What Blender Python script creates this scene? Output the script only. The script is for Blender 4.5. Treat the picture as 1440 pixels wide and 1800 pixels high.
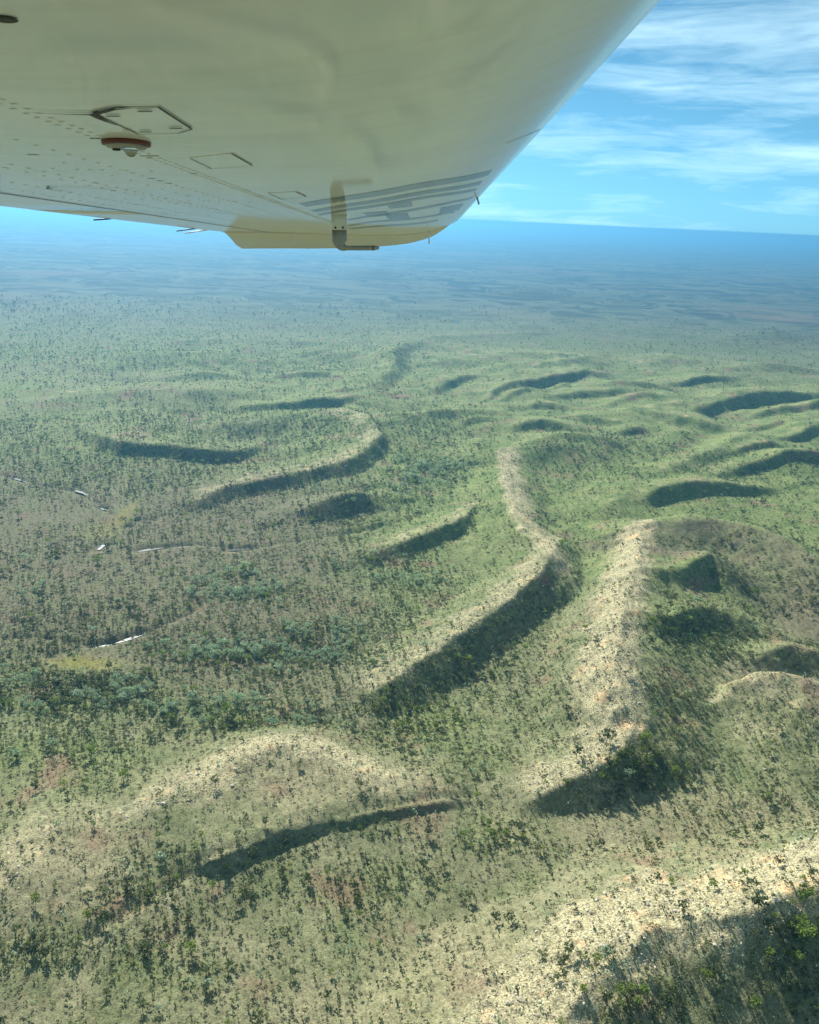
import bpy, bmesh, math, random
import numpy as np
from mathutils import Vector, Matrix

for o in list(bpy.data.objects):
    bpy.data.objects.remove(o)
scene = bpy.context.scene
C = scene.collection
R = math.radians
random.seed(7)
rng = np.random.default_rng(11)

# ------------------------------------------------------------------ camera
CAM_H = 420.0                       # metres above the plain
TH, PH, FPX = R(19.75), R(2.63), 1444.0
f_ = np.array([0, math.cos(TH), -math.sin(TH)])
r0 = np.array([1.0, 0, 0])
u0 = np.array([0, math.sin(TH), math.cos(TH)])
rc = math.cos(PH) * r0 + math.sin(PH) * u0
uc = -math.sin(PH) * r0 + math.cos(PH) * u0
cam = bpy.data.cameras.new('camera')
cam.sensor_fit = 'HORIZONTAL'
cam.sensor_width = 36.0
cam.lens = 36.0 * FPX / 1440.0
cam.clip_start = 0.05
cam.clip_end = 200000.0
cam_o = bpy.data.objects.new('camera', cam)
C.objects.link(cam_o)
m = Matrix(((rc[0], uc[0], -f_[0], 0), (rc[1], uc[1], -f_[1], 0), (rc[2], uc[2], -f_[2], CAM_H), (0, 0, 0, 1)))
cam_o.matrix_world = m
scene.camera = cam_o

# ------------------------------------------------------------------ sky, sun, exposure
SUN_AZ, SUN_EL = R(-23.0), R(35.0)      # from +Y, negative is to the left
SKY_STRENGTH, SUN_STRENGTH, EXPOSURE = 0.05, 5.0, 0.98

def N(nt, kind, **kw):
    n = nt.nodes.new(kind)
    for k, v in kw.items():
        if k.startswith('i_'):
            key = k[2:]
            n.inputs[int(key) if key.isdigit() else key.replace('_', ' ')].default_value = v
        else:
            setattr(n, k, v)
    return n

def ramp(nt, src, stops, interp='LINEAR'):
    n = nt.nodes.new('ShaderNodeValToRGB')
    n.color_ramp.interpolation = interp
    e = n.color_ramp.elements
    while len(e) < len(stops):
        e.new(0.5)
    for el, (p, c) in zip(e, stops):
        el.position = p
        el.color = (*c, 1) if len(c) == 3 else c
    nt.links.new(src, n.inputs[0])
    return n.outputs[0]

def math_(nt, op, a, b=None, clamp=False):
    n = nt.nodes.new('ShaderNodeMath')
    n.operation = op
    n.use_clamp = clamp
    for i, v in enumerate((a, b)):
        if v is None:
            continue
        if hasattr(v, 'links'):
            nt.links.new(v, n.inputs[i])
        else:
            n.inputs[i].default_value = v
    return n.outputs[0]

def mixc(nt, fac, a, b, blend='MIX'):
    n = nt.nodes.new('ShaderNodeMix')
    n.data_type = 'RGBA'
    n.blend_type = blend
    for s, v in ((n.inputs[0], fac), (n.inputs[6], a), (n.inputs[7], b)):
        if hasattr(v, 'links'):
            nt.links.new(v, s)
        elif isinstance(v, (int, float)):
            s.default_value = v
        else:
            s.default_value = (*v, 1)
    return n.outputs[2]

world = bpy.data.worlds.new('World')
scene.world = world
world.use_nodes = True
nt = world.node_tree
nt.nodes.clear()
out = N(nt, 'ShaderNodeOutputWorld')
bg = N(nt, 'ShaderNodeBackground')
sky = N(nt, 'ShaderNodeTexSky', sky_type='NISHITA', sun_disc=False, sun_elevation=SUN_EL,
        sun_rotation=SUN_AZ, altitude=400.0, air_density=1.0, dust_density=0.2, ozone_density=1.5)
tc = N(nt, 'ShaderNodeTexCoord')
mp = N(nt, 'ShaderNodeMapping')
mp.inputs['Rotation'].default_value = (0, R(9), 0)
mp.inputs['Scale'].default_value = (1.6, 1.6, 11.5)
mp.inputs['Location'].default_value = (0.75, 0.2, 0.35)
nt.links.new(tc.outputs['Generated'], mp.inputs[0])
wv = N(nt, 'ShaderNodeTexNoise', i_Scale=1.6, i_Detail=3.0, i_Roughness=0.55)
nt.links.new(mp.outputs[0], wv.inputs[0])
wadd = N(nt, 'ShaderNodeVectorMath', operation='MULTIPLY_ADD')
nt.links.new(wv.outputs['Color'], wadd.inputs[0])
wadd.inputs[1].default_value = (0.55, 0.55, 0.55)
nt.links.new(mp.outputs[0], wadd.inputs[2])
c1 = N(nt, 'ShaderNodeTexNoise', i_Scale=3.4, i_Detail=9.0, i_Roughness=0.64)
nt.links.new(wadd.outputs[0], c1.inputs[0])
c2 = N(nt, 'ShaderNodeTexNoise', i_Scale=1.05, i_Detail=3.0, i_Roughness=0.5)
nt.links.new(wadd.outputs[0], c2.inputs[0])
cl = math_(nt, 'ADD', math_(nt, 'MULTIPLY', c1.outputs[0], 0.62), math_(nt, 'MULTIPLY', c2.outputs[0], 0.62))
clf = ramp(nt, cl, [(0.0, (0, 0, 0)), (0.545, (0, 0, 0)), (0.655, (0.40,) * 3), (0.78, (0.85,) * 3), (1.0, (0.9,) * 3)])
lum = N(nt, 'ShaderNodeRGBToBW')
nt.links.new(sky.outputs[0], lum.inputs[0])
lumc = mixc(nt, 1.0, lum.outputs[0], (0.29, 0.84, 1.26), 'MULTIPLY')
skyt = mixc(nt, 1.0, sky.outputs[0], (0.30, 0.70, 1.08), 'MULTIPLY')
skyc = mixc(nt, 0.7, skyt, lumc)
cloudc = mixc(nt, 0.6, skyc, (11.5, 15.8, 17))
fin = mixc(nt, clf, skyc, cloudc)
nt.links.new(fin, bg.inputs[0])
bg.inputs[1].default_value = SKY_STRENGTH
nt.links.new(bg.outputs[0], out.inputs[0])

sun = bpy.data.lights.new('sun', 'SUN')
sun.energy = SUN_STRENGTH
sun.angle = R(0.53)
sun.color = (1.0, 0.97, 0.90)
sun_o = bpy.data.objects.new('sun', sun)
C.objects.link(sun_o)
sd = Vector((math.sin(SUN_AZ) * math.cos(SUN_EL), math.cos(SUN_AZ) * math.cos(SUN_EL), math.sin(SUN_EL)))
sun_o.rotation_euler = sd.to_track_quat('Z', 'Y').to_euler()
sun_o.location = (0, 0, 900)

vs = scene.view_settings
vs.view_transform = 'Standard'
vs.look = 'None'
vs.exposure = EXPOSURE
vs.gamma = 1.0
cy_ = scene.cycles
cy_.use_denoising = True
cy_.max_bounces = 5
cy_.diffuse_bounces = 2
cy_.glossy_bounces = 3
cy_.transmission_bounces = 4
cy_.volume_bounces = 0
cy_.transparent_max_bounces = 8
cy_.sample_clamp_indirect = 4.0

# ------------------------------------------------------------------ helpers
def tag(o, label=None, cat=None, group=None, kind=None):
    for k, v in (('label', label), ('category', cat), ('group', group), ('kind', kind)):
        if v:
            o[k] = v
    return o

def mesh_obj(name, verts, faces, mat, parent=None, smooth=False, link=True):
    me = bpy.data.meshes.new(name)
    me.from_pydata([tuple(v) for v in verts], [], [tuple(f) for f in faces])
    me.update()
    if mat:
        me.materials.append(mat)
    if smooth:
        me.polygons.foreach_set('use_smooth', [True] * len(me.polygons))
    o = bpy.data.objects.new(name, me)
    if link:
        C.objects.link(o)
    if parent:
        o.parent = parent
    return o

def at(px, py, z=0.0):
    """where the sight line through a photo pixel meets the level z"""
    d = (px - 720) * rc + (900 - py) * uc + FPX * f_
    t = (z - CAM_H) / d[2]
    return np.array([t * d[0], t * d[1], z])

def project(x, y, z):
    p = np.stack([x, y, z - CAM_H], -1)
    dep = p @ f_
    return 720 + FPX * (p @ rc) / dep, 900 - FPX * (p @ uc) / dep, dep

def _hash(ix, iy, seed):
    h = (ix.astype(np.int64) * 374761393 + iy.astype(np.int64) * 668265263 + seed * 974634777) & 0xffffffff
    h = ((h ^ (h >> 13)) * 1274126177) & 0xffffffff
    h = (h ^ (h >> 16)) & 0xffffff
    return h / float(0xffffff)

def vnoise(x, y, seed=0):
    ix, iy = np.floor(x), np.floor(y)
    fx, fy = x - ix, y - iy
    fx = fx * fx * fx * (fx * (fx * 6 - 15) + 10)
    fy = fy * fy * fy * (fy * (fy * 6 - 15) + 10)
    a, b = _hash(ix, iy, seed), _hash(ix + 1, iy, seed)
    c, d = _hash(ix, iy + 1, seed), _hash(ix + 1, iy + 1, seed)
    return (a * (1 - fx) + b * fx) * (1 - fy) + (c * (1 - fx) + d * fx) * fy

def fbm(x, y, seed=0, oct=4, gain=0.5):
    s, a, t = 0.0, 1.0, 0.0
    for i in range(oct):
        s = s + a * vnoise(x * 2 ** i + 17.3 * i, y * 2 ** i - 9.1 * i, seed + i)
        t += a
        a *= gain
    return s / t * 2 - 1

def sstep(a, b, x):
    t = np.clip((x - a) / (b - a), 0, 1)
    return t * t * (3 - 2 * t)

# ------------------------------------------------------------------ the lie of the land
# every ridge: crest points (photo x, photo y, crest height, far-side width, near-side width), rockiness (painted sunlit crests on the smaller cuestas), burnt
RIDGES = []
def ridge(pts, rock=0.0, brown=0.0, wl=None, wr=None, lit=0.2):  # lit sets how far bare rock reaches down the near side
    P = []
    for p in pts:
        x, y, h = p[:3]
        a, b = (p[3], p[4]) if len(p) > 3 else (wl, wr)
        q = at(x, y, h + 2)
        P.append((q[0], q[1], h, a, b))
    P = np.array(P)
    Q = np.concatenate([[2 * P[0] - P[1]], P, [2 * P[-1] - P[-2]]])
    S = []
    for i in range(len(P) - 1):
        a, b, c, d = Q[i:i + 4]
        for t in (0.0, 0.5):
            S.append(b + 0.5 * t * (c - a + t * (2 * a - 5 * b + 4 * c - d + t * (3 * (b - c) + d - a))))
    S.append(P[-1])
    S = np.array(S)
    S[:, 2] = np.maximum(S[:, 2], 0.5)
    RIDGES.append((S, rock, brown, lit))

# lowermost right hand ridge
ridge([(905, 1880, 16, 90, 110), (980, 1800, 24, 100, 110), (1045, 1730, 29, 100, 105), (1090, 1678, 33, 105, 105), (1150, 1632, 36, 105, 100), (1210, 1612, 39, 105, 95),
       (1270, 1606, 44, 105, 92), (1330, 1585, 48, 105, 92), (1395, 1568, 51, 105, 92), (1470, 1545, 51, 105, 92), (1580, 1515, 46, 105, 90)], 1.1, lit=0.3)
# lower left dome and the cut at its foot
ridge([(120, 1500, 5), (250, 1425, 11), (360, 1376, 13), (430, 1330, 17), (500, 1306, 18), (560, 1322, 17), (640, 1360, 14),
       (740, 1384, 9), (850, 1400, 3)], 0.75, wl=60, wr=125)
ridge([(310, 1535, 3), (370, 1504, 12), (440, 1474, 13), (520, 1452, 13), (600, 1435, 13), (690, 1419, 12), (780, 1408, 10), (850, 1404, 3)],
      0.25, wl=110, wr=8)
ridge([(-120, 1640, 8), (0, 1560, 13), (60, 1480, 13), (110, 1420, 9), (150, 1400, 3)], 0.7, wl=55, wr=95)
# centre right ridge with bare crest
ridge([(900, 1425, 2, 50, 20), (945, 1400, 11, 65, 18), (1005, 1366, 17, 72, 27), (1065, 1328, 21, 76, 35), (1108, 1285, 26, 78, 56), (1118, 1250, 33, 80, 140),
       (1095, 1205, 40, 72, 200), (1082, 1130, 43, 72, 215), (1095, 1060, 44, 70, 205), (1115, 1000, 42, 70, 180), (1125, 958, 35, 70, 140), (1140, 930, 22, 70, 110)], 1.0)
ridge([(1150, 1015, 30), (1200, 998, 37), (1245, 972, 39), (1285, 1000, 30), (1330, 1045, 13)], 0.0, wl=80, wr=44)
ridge([(1140, 1095, 30), (1185, 1085, 35), (1230, 1068, 32), (1275, 1075, 22), (1310, 1100, 10)], 0.0, wl=65, wr=36)
# burnt brown hill at right
ridge([(1160, 930, 26), (1215, 915, 40), (1300, 915, 46), (1385, 950, 46), (1445, 995, 42), (1540, 1040, 36)], 0.1, 0.7, wl=120, wr=125)
# tan hill at right
ridge([(1225, 1268, 3, 24, 120), (1280, 1218, 22, 26, 190), (1330, 1176, 38, 28, 220), (1400, 1184, 40, 34, 230), (1480, 1205, 37, 40, 230), (1600, 1240, 24, 50, 200)], 0.42, lit=1.0)
ridge([(1310, 1165, 7), (1350, 1140, 18), (1395, 1128, 21), (1450, 1140, 21), (1540, 1160, 14)], 0.0, wl=50, wr=26)
# long centre ridge with pale back
ridge([(620, 1235, 3), (680, 1200, 14), (745, 1158, 20), (815, 1103, 24), (875, 1062, 26), (930, 1020, 28), (968, 985, 28), (985, 960, 20), (995, 940, 8)], 0.75, wl=78, wr=35)
ridge([(878, 800, 12), (888, 830, 24), (895, 870, 28), (910, 908, 31), (940, 945, 30), (965, 985, 28)], 0.9, wl=75, wr=85)
ridge([(1040, 945, 6), (1090, 938, 18), (1150, 928, 24), (1220, 915, 32)], 0.1, wl=95, wr=90)
# the smaller cuestas; their rock share paints pale, sunlit-looking crest lines
ridge([(630, 985, 1.6), (690, 956, 11.3), (750, 934, 14.7), (800, 914, 16.2), (838, 892, 14.7), (860, 875, 4)], 0.6, wl=70, wr=19)
ridge([(515, 908, 2), (545, 886, 15), (580, 870, 22), (615, 862, 25), (645, 866, 21), (672, 882, 4)], 0.3, wl=70, wr=32)
ridge([(325, 892, 0.7), (352, 874, 10.5), (400, 852, 14.7), (460, 838, 15.3), (530, 828, 15.3), (600, 812, 17.9), (648, 790, 20.2), (668, 768, 19.4), (645, 742, 16.2), (600, 726, 9.8), (565, 725, 2.4)], 0.6, wl=110, wr=24)
ridge([(130, 745, 1.6), (165, 768, 12.2), (220, 782, 17.9), (300, 783, 18.7), (380, 787, 18.7), (435, 781, 15.3), (475, 765, 4.9)], 0.36, wl=190, wr=22)
ridge([(395, 722, 1.6), (440, 715, 12.9), (500, 709, 17), (560, 704, 17.9), (612, 703, 12.9), (640, 705, 2.4)], 0.36, wl=150, wr=21)
ridge([(555, 692, 1.6), (590, 688, 11.3), (625, 688, 8.1), (650, 690, 1.6)], 0.36, wl=90, wr=14)
ridge([(838, 705, 0.7), (868, 683, 16.2), (910, 668, 21.8), (970, 659, 23.5), (1030, 655, 19.4), (1075, 650, 4)], 0.36, wl=210, wr=28)
ridge([(860, 706, 1.6), (900, 690, 9.8), (960, 682, 11.3), (1000, 672, 3.2)], 0.36, wl=40, wr=14)
ridge([(740, 700, 3.2), (785, 668, 19.4), (815, 655, 21.8), (840, 655, 17.9), (870, 660, 4)], 0.36, wl=150, wr=26)
ridge([(640, 690, 5.4), (672, 670, 19.8), (690, 640, 28.5), (700, 605, 28.5), (725, 602, 15.3), (745, 610, 3.2)], 0.3, wl=120, wr=54)
ridge([(885, 765, 1.6), (915, 750, 12.2), (955, 745, 16.2), (1000, 755, 13.8), (1030, 768, 3.2)], 0.36, wl=110, wr=19)
ridge([(850, 812, 2), (880, 797, 10), (930, 787, 14), (1000, 777, 16), (1080, 780, 15), (1130, 795, 10), (1165, 812, 2)], 0.3, wl=120, wr=75)
ridge([(860, 815, 1), (880, 801, 9), (915, 797, 11), (945, 804, 3)], 0.1, wl=40, wr=14)
ridge([(1110, 890, 1.6), (1140, 866, 16.2), (1180, 853, 19.4), (1250, 846, 20.2), (1320, 842, 16.2), (1370, 850, 4)], 0.36, wl=120, wr=24)
ridge([(1050, 712, 3.2), (1100, 716, 12.9), (1170, 726, 21.1), (1230, 740, 21.1), (1275, 758, 6.4)], 0.36, wl=150, wr=24)
ridge([(1200, 735, 1.6), (1235, 712, 16.2), (1280, 700, 21.8), (1350, 692, 23.5), (1430, 688, 22.8), (1540, 690, 19.4)], 0.36, wl=190, wr=28)
ridge([(1310, 735, 1.6), (1345, 718, 14.7), (1400, 712, 17.9), (1460, 710, 17.9), (1560, 712, 12.9)], 0.36, wl=70, wr=21)
ridge([(1345, 778, 1.6), (1380, 764, 12.2), (1430, 754, 14.7), (1500, 752, 12.9)], 0.36, wl=90, wr=17)
ridge([(1240, 850, 2.4), (1270, 828, 12.9), (1320, 812, 16.2), (1380, 804, 16.2), (1450, 802, 16.2), (1540, 806, 11.3)], 0.36, wl=110, wr=19)
ridge([(1240, 815, 2.4), (1300, 790, 14.7), (1350, 780, 12.9), (1400, 790, 3.2)], 0.36, wl=90, wr=17)
ridge([(1130, 735, 1.6), (1170, 717, 11.3), (1215, 718, 9.8), (1240, 725, 1.6)], 0.36, wl=60, wr=14)
ridge([(1160, 680, 2.4), (1190, 670, 14.7), (1250, 662, 16.2), (1290, 665, 4)], 0.36, wl=160, wr=19)
ridge([(1040, 690, 2.4), (1080, 680, 12.9), (1150, 683, 11.3), (1200, 690, 2.4)], 0.36, wl=100, wr=15)
ridge([(960, 700, 2.4), (1000, 686, 12.9), (1060, 686, 14.7), (1110, 692, 4.9)], 0.36, wl=110, wr=17)
ridge([(910, 718, 2.4), (940, 704, 12.2), (990, 708, 10.5), (1020, 718, 2.4)], 0.36, wl=80, wr=14)
ridge([(790, 756, 1.6), (825, 740, 10.5), (870, 742, 9.8), (900, 752, 1.6)], 0.36, wl=90, wr=12)
ridge([(700, 745, 8.7), (760, 726, 15.3), (830, 728, 15.3), (900, 735, 6.6)], 0.2, wl=90, wr=54)
ridge([(510, 628, 1.6), (535, 620, 11.3), (560, 617, 11.3), (585, 620, 1.6)], 0.36, wl=120, wr=14)
ridge([(440, 672, 3.2), (490, 656, 11.3), (560, 655, 11.3), (600, 668, 3.2)], 0.36, wl=160, wr=14)
ridge([(1290, 762, 1.6), (1320, 748, 11.3), (1360, 743, 9.8), (1385, 748, 1.6)], 0.36, wl=80, wr=14)
ridge([(1070, 768, 1.6), (1095, 756, 10.5), (1125, 754, 8.9), (1150, 762, 1.6)], 0.36, wl=80, wr=12)
ridge([(1100, 640, 8.7), (1180, 625, 21.9), (1260, 640, 10.9)], 0.36, wl=240, wr=135)
ridge([(820, 630, 8.7), (900, 615, 24.2), (990, 622, 21.9), (1060, 630, 8.7)], 0.36, wl=240, wr=144)
ridge([(600, 620, 6.6), (760, 590, 15.3), (900, 585, 10.9)], 0.36, wl=300, wr=135)
ridge([(40, 720, 4.3), (150, 690, 13.2), (300, 690, 15.3), (420, 700, 6.6)], 0.36, wl=250, wr=153)
# low swells between them
ridge([(900, 655, 4), (950, 640, 16), (1010, 628, 20), (1070, 622, 10)], 0.36, wl=150, wr=60)
ridge([(1030, 712, 3), (1080, 702, 14), (1140, 700, 16), (1190, 706, 5)], 0.36, wl=90, wr=40)
ridge([(1270, 655, 4), (1330, 642, 18), (1400, 645, 18), (1470, 655, 8)], 0.36, wl=180, wr=70)
ridge([(980, 745, 3), (1030, 735, 13), (1080, 742, 11), (1110, 752, 3)], 0.36, wl=80, wr=34)
ridge([(1130, 850, 3), (1190, 815, 16), (1260, 785, 20), (1310, 765, 12), (1340, 755, 3)], 0.4, wl=70, wr=60)
ridge([(1020, 905, 3), (1080, 880, 12), (1110, 850, 12), (1120, 820, 4)], 0.3, wl=80, wr=60)
ridge([(660, 745, 2), (700, 732, 12), (745, 738, 10), (775, 752, 2)], 0.36, wl=70, wr=32)
ridge([(250, 668, 3), (330, 655, 14), (420, 660, 12), (470, 672, 3)], 0.2, wl=160, wr=60)
# far mesas on the plain
for (px, py, w_, h_) in ((660, 474, 22, 60), (938, 509, 24, 42), (1358, 580, 26, 34), (1290, 588, 30, 20), (545, 447, 14, 34), (1035, 522, 24, 22),
                         (1085, 530, 22, 20), (1240, 447, 40, 34), (1390, 436, 50, 36), (1000, 432, 60, 36), (300, 452, 30, 26)):
    k = at(px, py)[1] / FPX
    ridge([(px - w_, py, 2), (px - w_ * 0.5, py - 1, h_ * 0.8), (px, py - 2, h_), (px + w_ * 0.5, py - 1, h_ * 0.75), (px + w_, py, 2)], 0.0,
          wl=40 * k * 1.5, wr=22 * k * 3)

# creek pools: middle line in photo pixels, half width in metres
POOLS = [([(160, 1132), (178, 1129), (196, 1126)], 2.6), ([(202, 1124), (218, 1119), (234, 1114), (254, 1108)], 4.2),
         ([(240, 965), (262, 961), (288, 958)], 5.0), ([(400, 963), (420, 962), (442, 960)], 5.5), ([(173, 963), (178, 958), (182, 954)], 7.5),
         ([(131, 859), (142, 862), (154, 867)], 6.0), ([(18, 835), (32, 839), (48, 844)], 5.0), ([(300, 956), (318, 954), (336, 953)], 3.2),
         ([(594, 936), (610, 933), (628, 932)], 3.6), ([(640, 929), (652, 928), (664, 926)], 3.0), ([(174, 888), (181, 890), (188, 892)], 4.0),
         ([(784, 559), (798, 562), (808, 567)], 16.0)]
CREEKS = [[(0, 832), (60, 848), (150, 866), (200, 905), (240, 962), (330, 953), (440, 960), (530, 948), (660, 926), (760, 900)],
          [(0, 1122), (80, 1118), (166, 1131), (252, 1109), (330, 1078), (380, 1045)],
          [(150, 1655), (260, 1590), (350, 1535), (480, 1497), (640, 1452), (830, 1410)]]
POOL_W = [(np.array([at(*p)[:2] for p in pts]), w) for pts, w in POOLS]
CREEK_W = [np.array([at(*p)[:2] for p in pts]) for pts in CREEKS]

def seg_dist(x, y, P):
    best = np.full(x.shape, 1e9)
    for a, b in zip(P[:-1], P[1:]):
        d = b - a
        t = np.clip(((x - a[0]) * d[0] + (y - a[1]) * d[1]) / (d @ d), 0, 1)
        best = np.minimum(best, np.hypot(x - a[0] - t * d[0], y - a[1] - t * d[1]))
    return best

def land(x, y):
    """height, rock share and burnt share at ground points"""
    x = np.asarray(x, float); y = np.asarray(y, float)
    r = np.hypot(x, y)
    wa = np.where(r < 1100, 5.0, 9.0)
    wx = x + wa * fbm(x / 55, y / 55, 3, 3) + 2.2 * fbm(x / 15, y / 15, 21, 2)
    wy = y + wa * fbm(x / 55, y / 55, 8, 3) + 2.2 * fbm(x / 15, y / 15, 25, 2)
    acc = np.zeros_like(x); rock = np.zeros_like(x); brown = np.zeros_like(x)
    for P, rk, bn, lit in RIDGES:
        m_ = P[:, 3:].max() * 1.05
        idx = np.nonzero((wx > P[:, 0].min() - m_) & (wx < P[:, 0].max() + m_) & (wy > P[:, 1].min() - m_) & (wy < P[:, 1].max() + m_))[0]
        if len(idx) == 0:
            continue
        X, Y = wx[idx], wy[idx]
        bd = np.full(len(idx), 1e9); bs = np.zeros(len(idx)); W = np.zeros(len(idx)); acq = np.zeros((len(idx), 3))
        for a, b in zip(P[:-1], P[1:]):
            d = b[:2] - a[:2]
            t = np.clip(((X - a[0]) * d[0] + (Y - a[1]) * d[1]) / (d @ d), 0, 1)
            ex, ey = X - a[0] - t * d[0], Y - a[1] - t * d[1]
            dist = np.hypot(ex, ey)
            side = d[0] * ey - d[1] * ex            # >0: left of the walk, the far, sunny side
            u = dist < bd
            bd = np.where(u, dist, bd); bs = np.where(u, side, bs)
            q = a[2:] * (1 - t[:, None]) + b[2:] * t[:, None]
            wgt = 1.0 / (dist ** 4 + 4.0)              # blend along the crest, so bends leave no step
            W += wgt; acq += q * wgt[:, None]
        bh, bl, br = (acq / W[:, None]).T
        tl = np.clip(bd / bl, 0, 1); tr = np.clip(bd / br, 0, 1)
        left = (1 - tl) ** 1.5 * (1 + 1.1 * tl)
        right = (1 - tr) ** 1.45 * (1 + 0.25 * tr)
        v = np.where(bs > 0, left, right) * bh
        acc[idx] += np.maximum(v, 0) ** 3
        if rk:
            rr = np.where(bs > 0, 1 - sstep(0.2, 0.8, tl), 1 - sstep(0.1 * lit, lit, tr)) * rk * sstep(4, 14, bh)
            rock[idx] = np.maximum(rock[idx], rr)
        if bn:
            rr = np.where(bs > 0, 1 - sstep(0.0, 0.15, tl), 1 - sstep(0.75, 1.0, tr)) * bn
            brown[idx] = np.maximum(brown[idx], rr)
    rid = acc ** (1 / 3.0)
    hz = 3.0 * fbm(x / 260, y / 260, 40, 3) * sstep(200, 500, r)
    hz = hz + sstep(3000, 6000, r) * (10 * fbm(x / 2600, y / 1500, 50, 3))
    hz = hz + (18.0 * fbm(x / 150, y / 170, 44, 3) + 20.0 * (0.5 - np.abs(fbm(x / 330 + 5, y / 300, 47, 2)))) * sstep(1180, 1500, y) * (1 - sstep(2600, 3200, r)) * sstep(-0.62, -0.2, x / np.maximum(y, 1))
    z = hz + rid * (1 + 0.07 * fbm(x / 28, y / 28, 60, 4))
    z = z + np.minimum(rid / 14, 1.5) * 1.2 * fbm(x / 11, y / 11, 70, 3) * (r < 3500)
    for P in CREEK_W:
        d = seg_dist(x, y, P) if r.size else 0
        z = z - 2.2 * np.exp(-(d / 4.5) ** 2)
    for P, w in POOL_W:
        sel = np.hypot(x - P[:, 0].mean(), y - P[:, 1].mean()) < 120
        if sel.any():
            d = seg_dist(x[sel], y[sel], P)
            z[sel] = z[sel] - 3.0 * np.exp(-(d / (w * 1.2 + 2.5)) ** 4)
    return z, rock, brown

# ------------------------------------------------------------------ ground material
def new_mat(name):
    mt = bpy.data.materials.new(name)
    mt.use_nodes = True
    nt = mt.node_tree
    nt.nodes.clear()
    o = nt.nodes.new('ShaderNodeOutputMaterial')
    return mt, nt, o

def noise(nt, vec, scale, detail=3.0, rough=0.55, dist=0.0):
    n = N(nt, 'ShaderNodeTexNoise', i_Scale=scale, i_Detail=detail, i_Roughness=rough, i_Distortion=dist)
    nt.links.new(vec, n.inputs['Vector'])
    return n.outputs[0]

def plain(name, col, rough=0.5, metal=0.0, var=0.15, scale=8.0, coat=0.0):
    mt, nt, o = new_mat(name)
    b = N(nt, 'ShaderNodeBsdfPrincipled')
    b.inputs['Roughness'].default_value = rough
    b.inputs['Metallic'].default_value = metal
    b.inputs['Coat Weight'].default_value = coat
    g = N(nt, 'ShaderNodeTexCoord')
    n = noise(nt, g.outputs['Object'], scale, 4.0)
    lo = tuple(c * (1 - var) for c in col); hi = tuple(min(1, c * (1 + var)) for c in col)
    nt.links.new(ramp(nt, n, [(0.3, lo), (0.7, hi)]), b.inputs['Base Color'])
    nt.links.new(b.outputs[0], o.inputs[0])
    return mt

gm, nt, go = new_mat('savanna_ground')
geo = N(nt, 'ShaderNodeNewGeometry')
pos = geo.outputs['Position']
def attr(nt, name):
    a = N(nt, 'ShaderNodeAttribute', attribute_name=name)
    return a.outputs['Fac']
rk, bn, lu, fa = attr(nt, 'rock'), attr(nt, 'burnt'), attr(nt, 'lush'), attr(nt, 'far')
big = noise(nt, pos, 0.0045, 4.0)
mid = noise(nt, pos, 0.03, 5.0, 0.6)
tuft = noise(nt, pos, 0.22, 4.0, 0.65)
fine = noise(nt, pos, 0.9, 3.0, 0.7)
grass = mixc(nt, ramp(nt, mid, [(0.36, (0, 0, 0)), (0.66, (1, 1, 1))]), (0.130, 0.142, 0.066), (0.218, 0.206, 0.114))
green = mixc(nt, ramp(nt, tuft, [(0.35, (0, 0, 0)), (0.65, (1, 1, 1))]), (0.095, 0.140, 0.040), (0.175, 0.205, 0.070))
gfac = math_(nt, 'ADD', lu, math_(nt, 'MULTIPLY', math_(nt, 'SUBTRACT', big, 0.5), 1.6), True)
col = mixc(nt, gfac, grass, green)
dr = attr(nt, 'dry')
col = mixc(nt, math_(nt, 'MULTIPLY', dr, ramp(nt, mid, [(0.3, (0.5,) * 3), (0.6, (0.95,) * 3)])), col, mixc(nt, tuft, (0.22, 0.192, 0.108), (0.32, 0.28, 0.165)))
hl = attr(nt, 'hill')
hgrass = mixc(nt, ramp(nt, mid, [(0.38, (0, 0, 0)), (0.62, (1, 1, 1))]), (0.105, 0.152, 0.044), (0.190, 0.215, 0.076))
col = mixc(nt, math_(nt, 'MULTIPLY', hl, 0.8), col, hgrass)
soil = mixc(nt, fine, (0.16, 0.10, 0.065), (0.26, 0.17, 0.11))
sf = ramp(nt, noise(nt, pos, 0.016, 5.0, 0.62), [(0.56, (0, 0, 0)), (0.68, (0.75,) * 3)])
col = mixc(nt, sf, col, soil)
me_ = attr(nt, 'meadow')
col = mixc(nt, math_(nt, 'MULTIPLY', me_, 0.85), col, mixc(nt, mid, (0.17, 0.15, 0.035), (0.21, 0.20, 0.055)))
burn = mixc(nt, mid, (0.092, 0.082, 0.052), (0.160, 0.138, 0.085))
col = mixc(nt, math_(nt, 'MULTIPLY', bn, ramp(nt, mid, [(0.3, (0.45,) * 3), (0.55, (1,) * 3)])), col, burn)
# far plain: red earth, pale flats, dark scrub
farn = noise(nt, pos, 0.0007, 5.0, 0.6)
farm = N(nt, 'ShaderNodeMapping')
farm.inputs['Scale'].default_value = (0.0011, 0.0022, 1)
nt.links.new(pos, farm.inputs[0])
farn2 = noise(nt, farm.outputs[0], 1.0, 6.0, 0.66)
farcol = mixc(nt, ramp(nt, farn2, [(0.43, (0, 0, 0)), (0.57, (1, 1, 1))]), (0.012, 0.030, 0.022), (0.088, 0.108, 0.066))
farcol = mixc(nt, ramp(nt, farn, [(0.54, (0, 0, 0)), (0.68, (0.55,) * 3)]), farcol, (0.155, 0.105, 0.075))
col = mixc(nt, fa, col, farcol)
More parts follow.
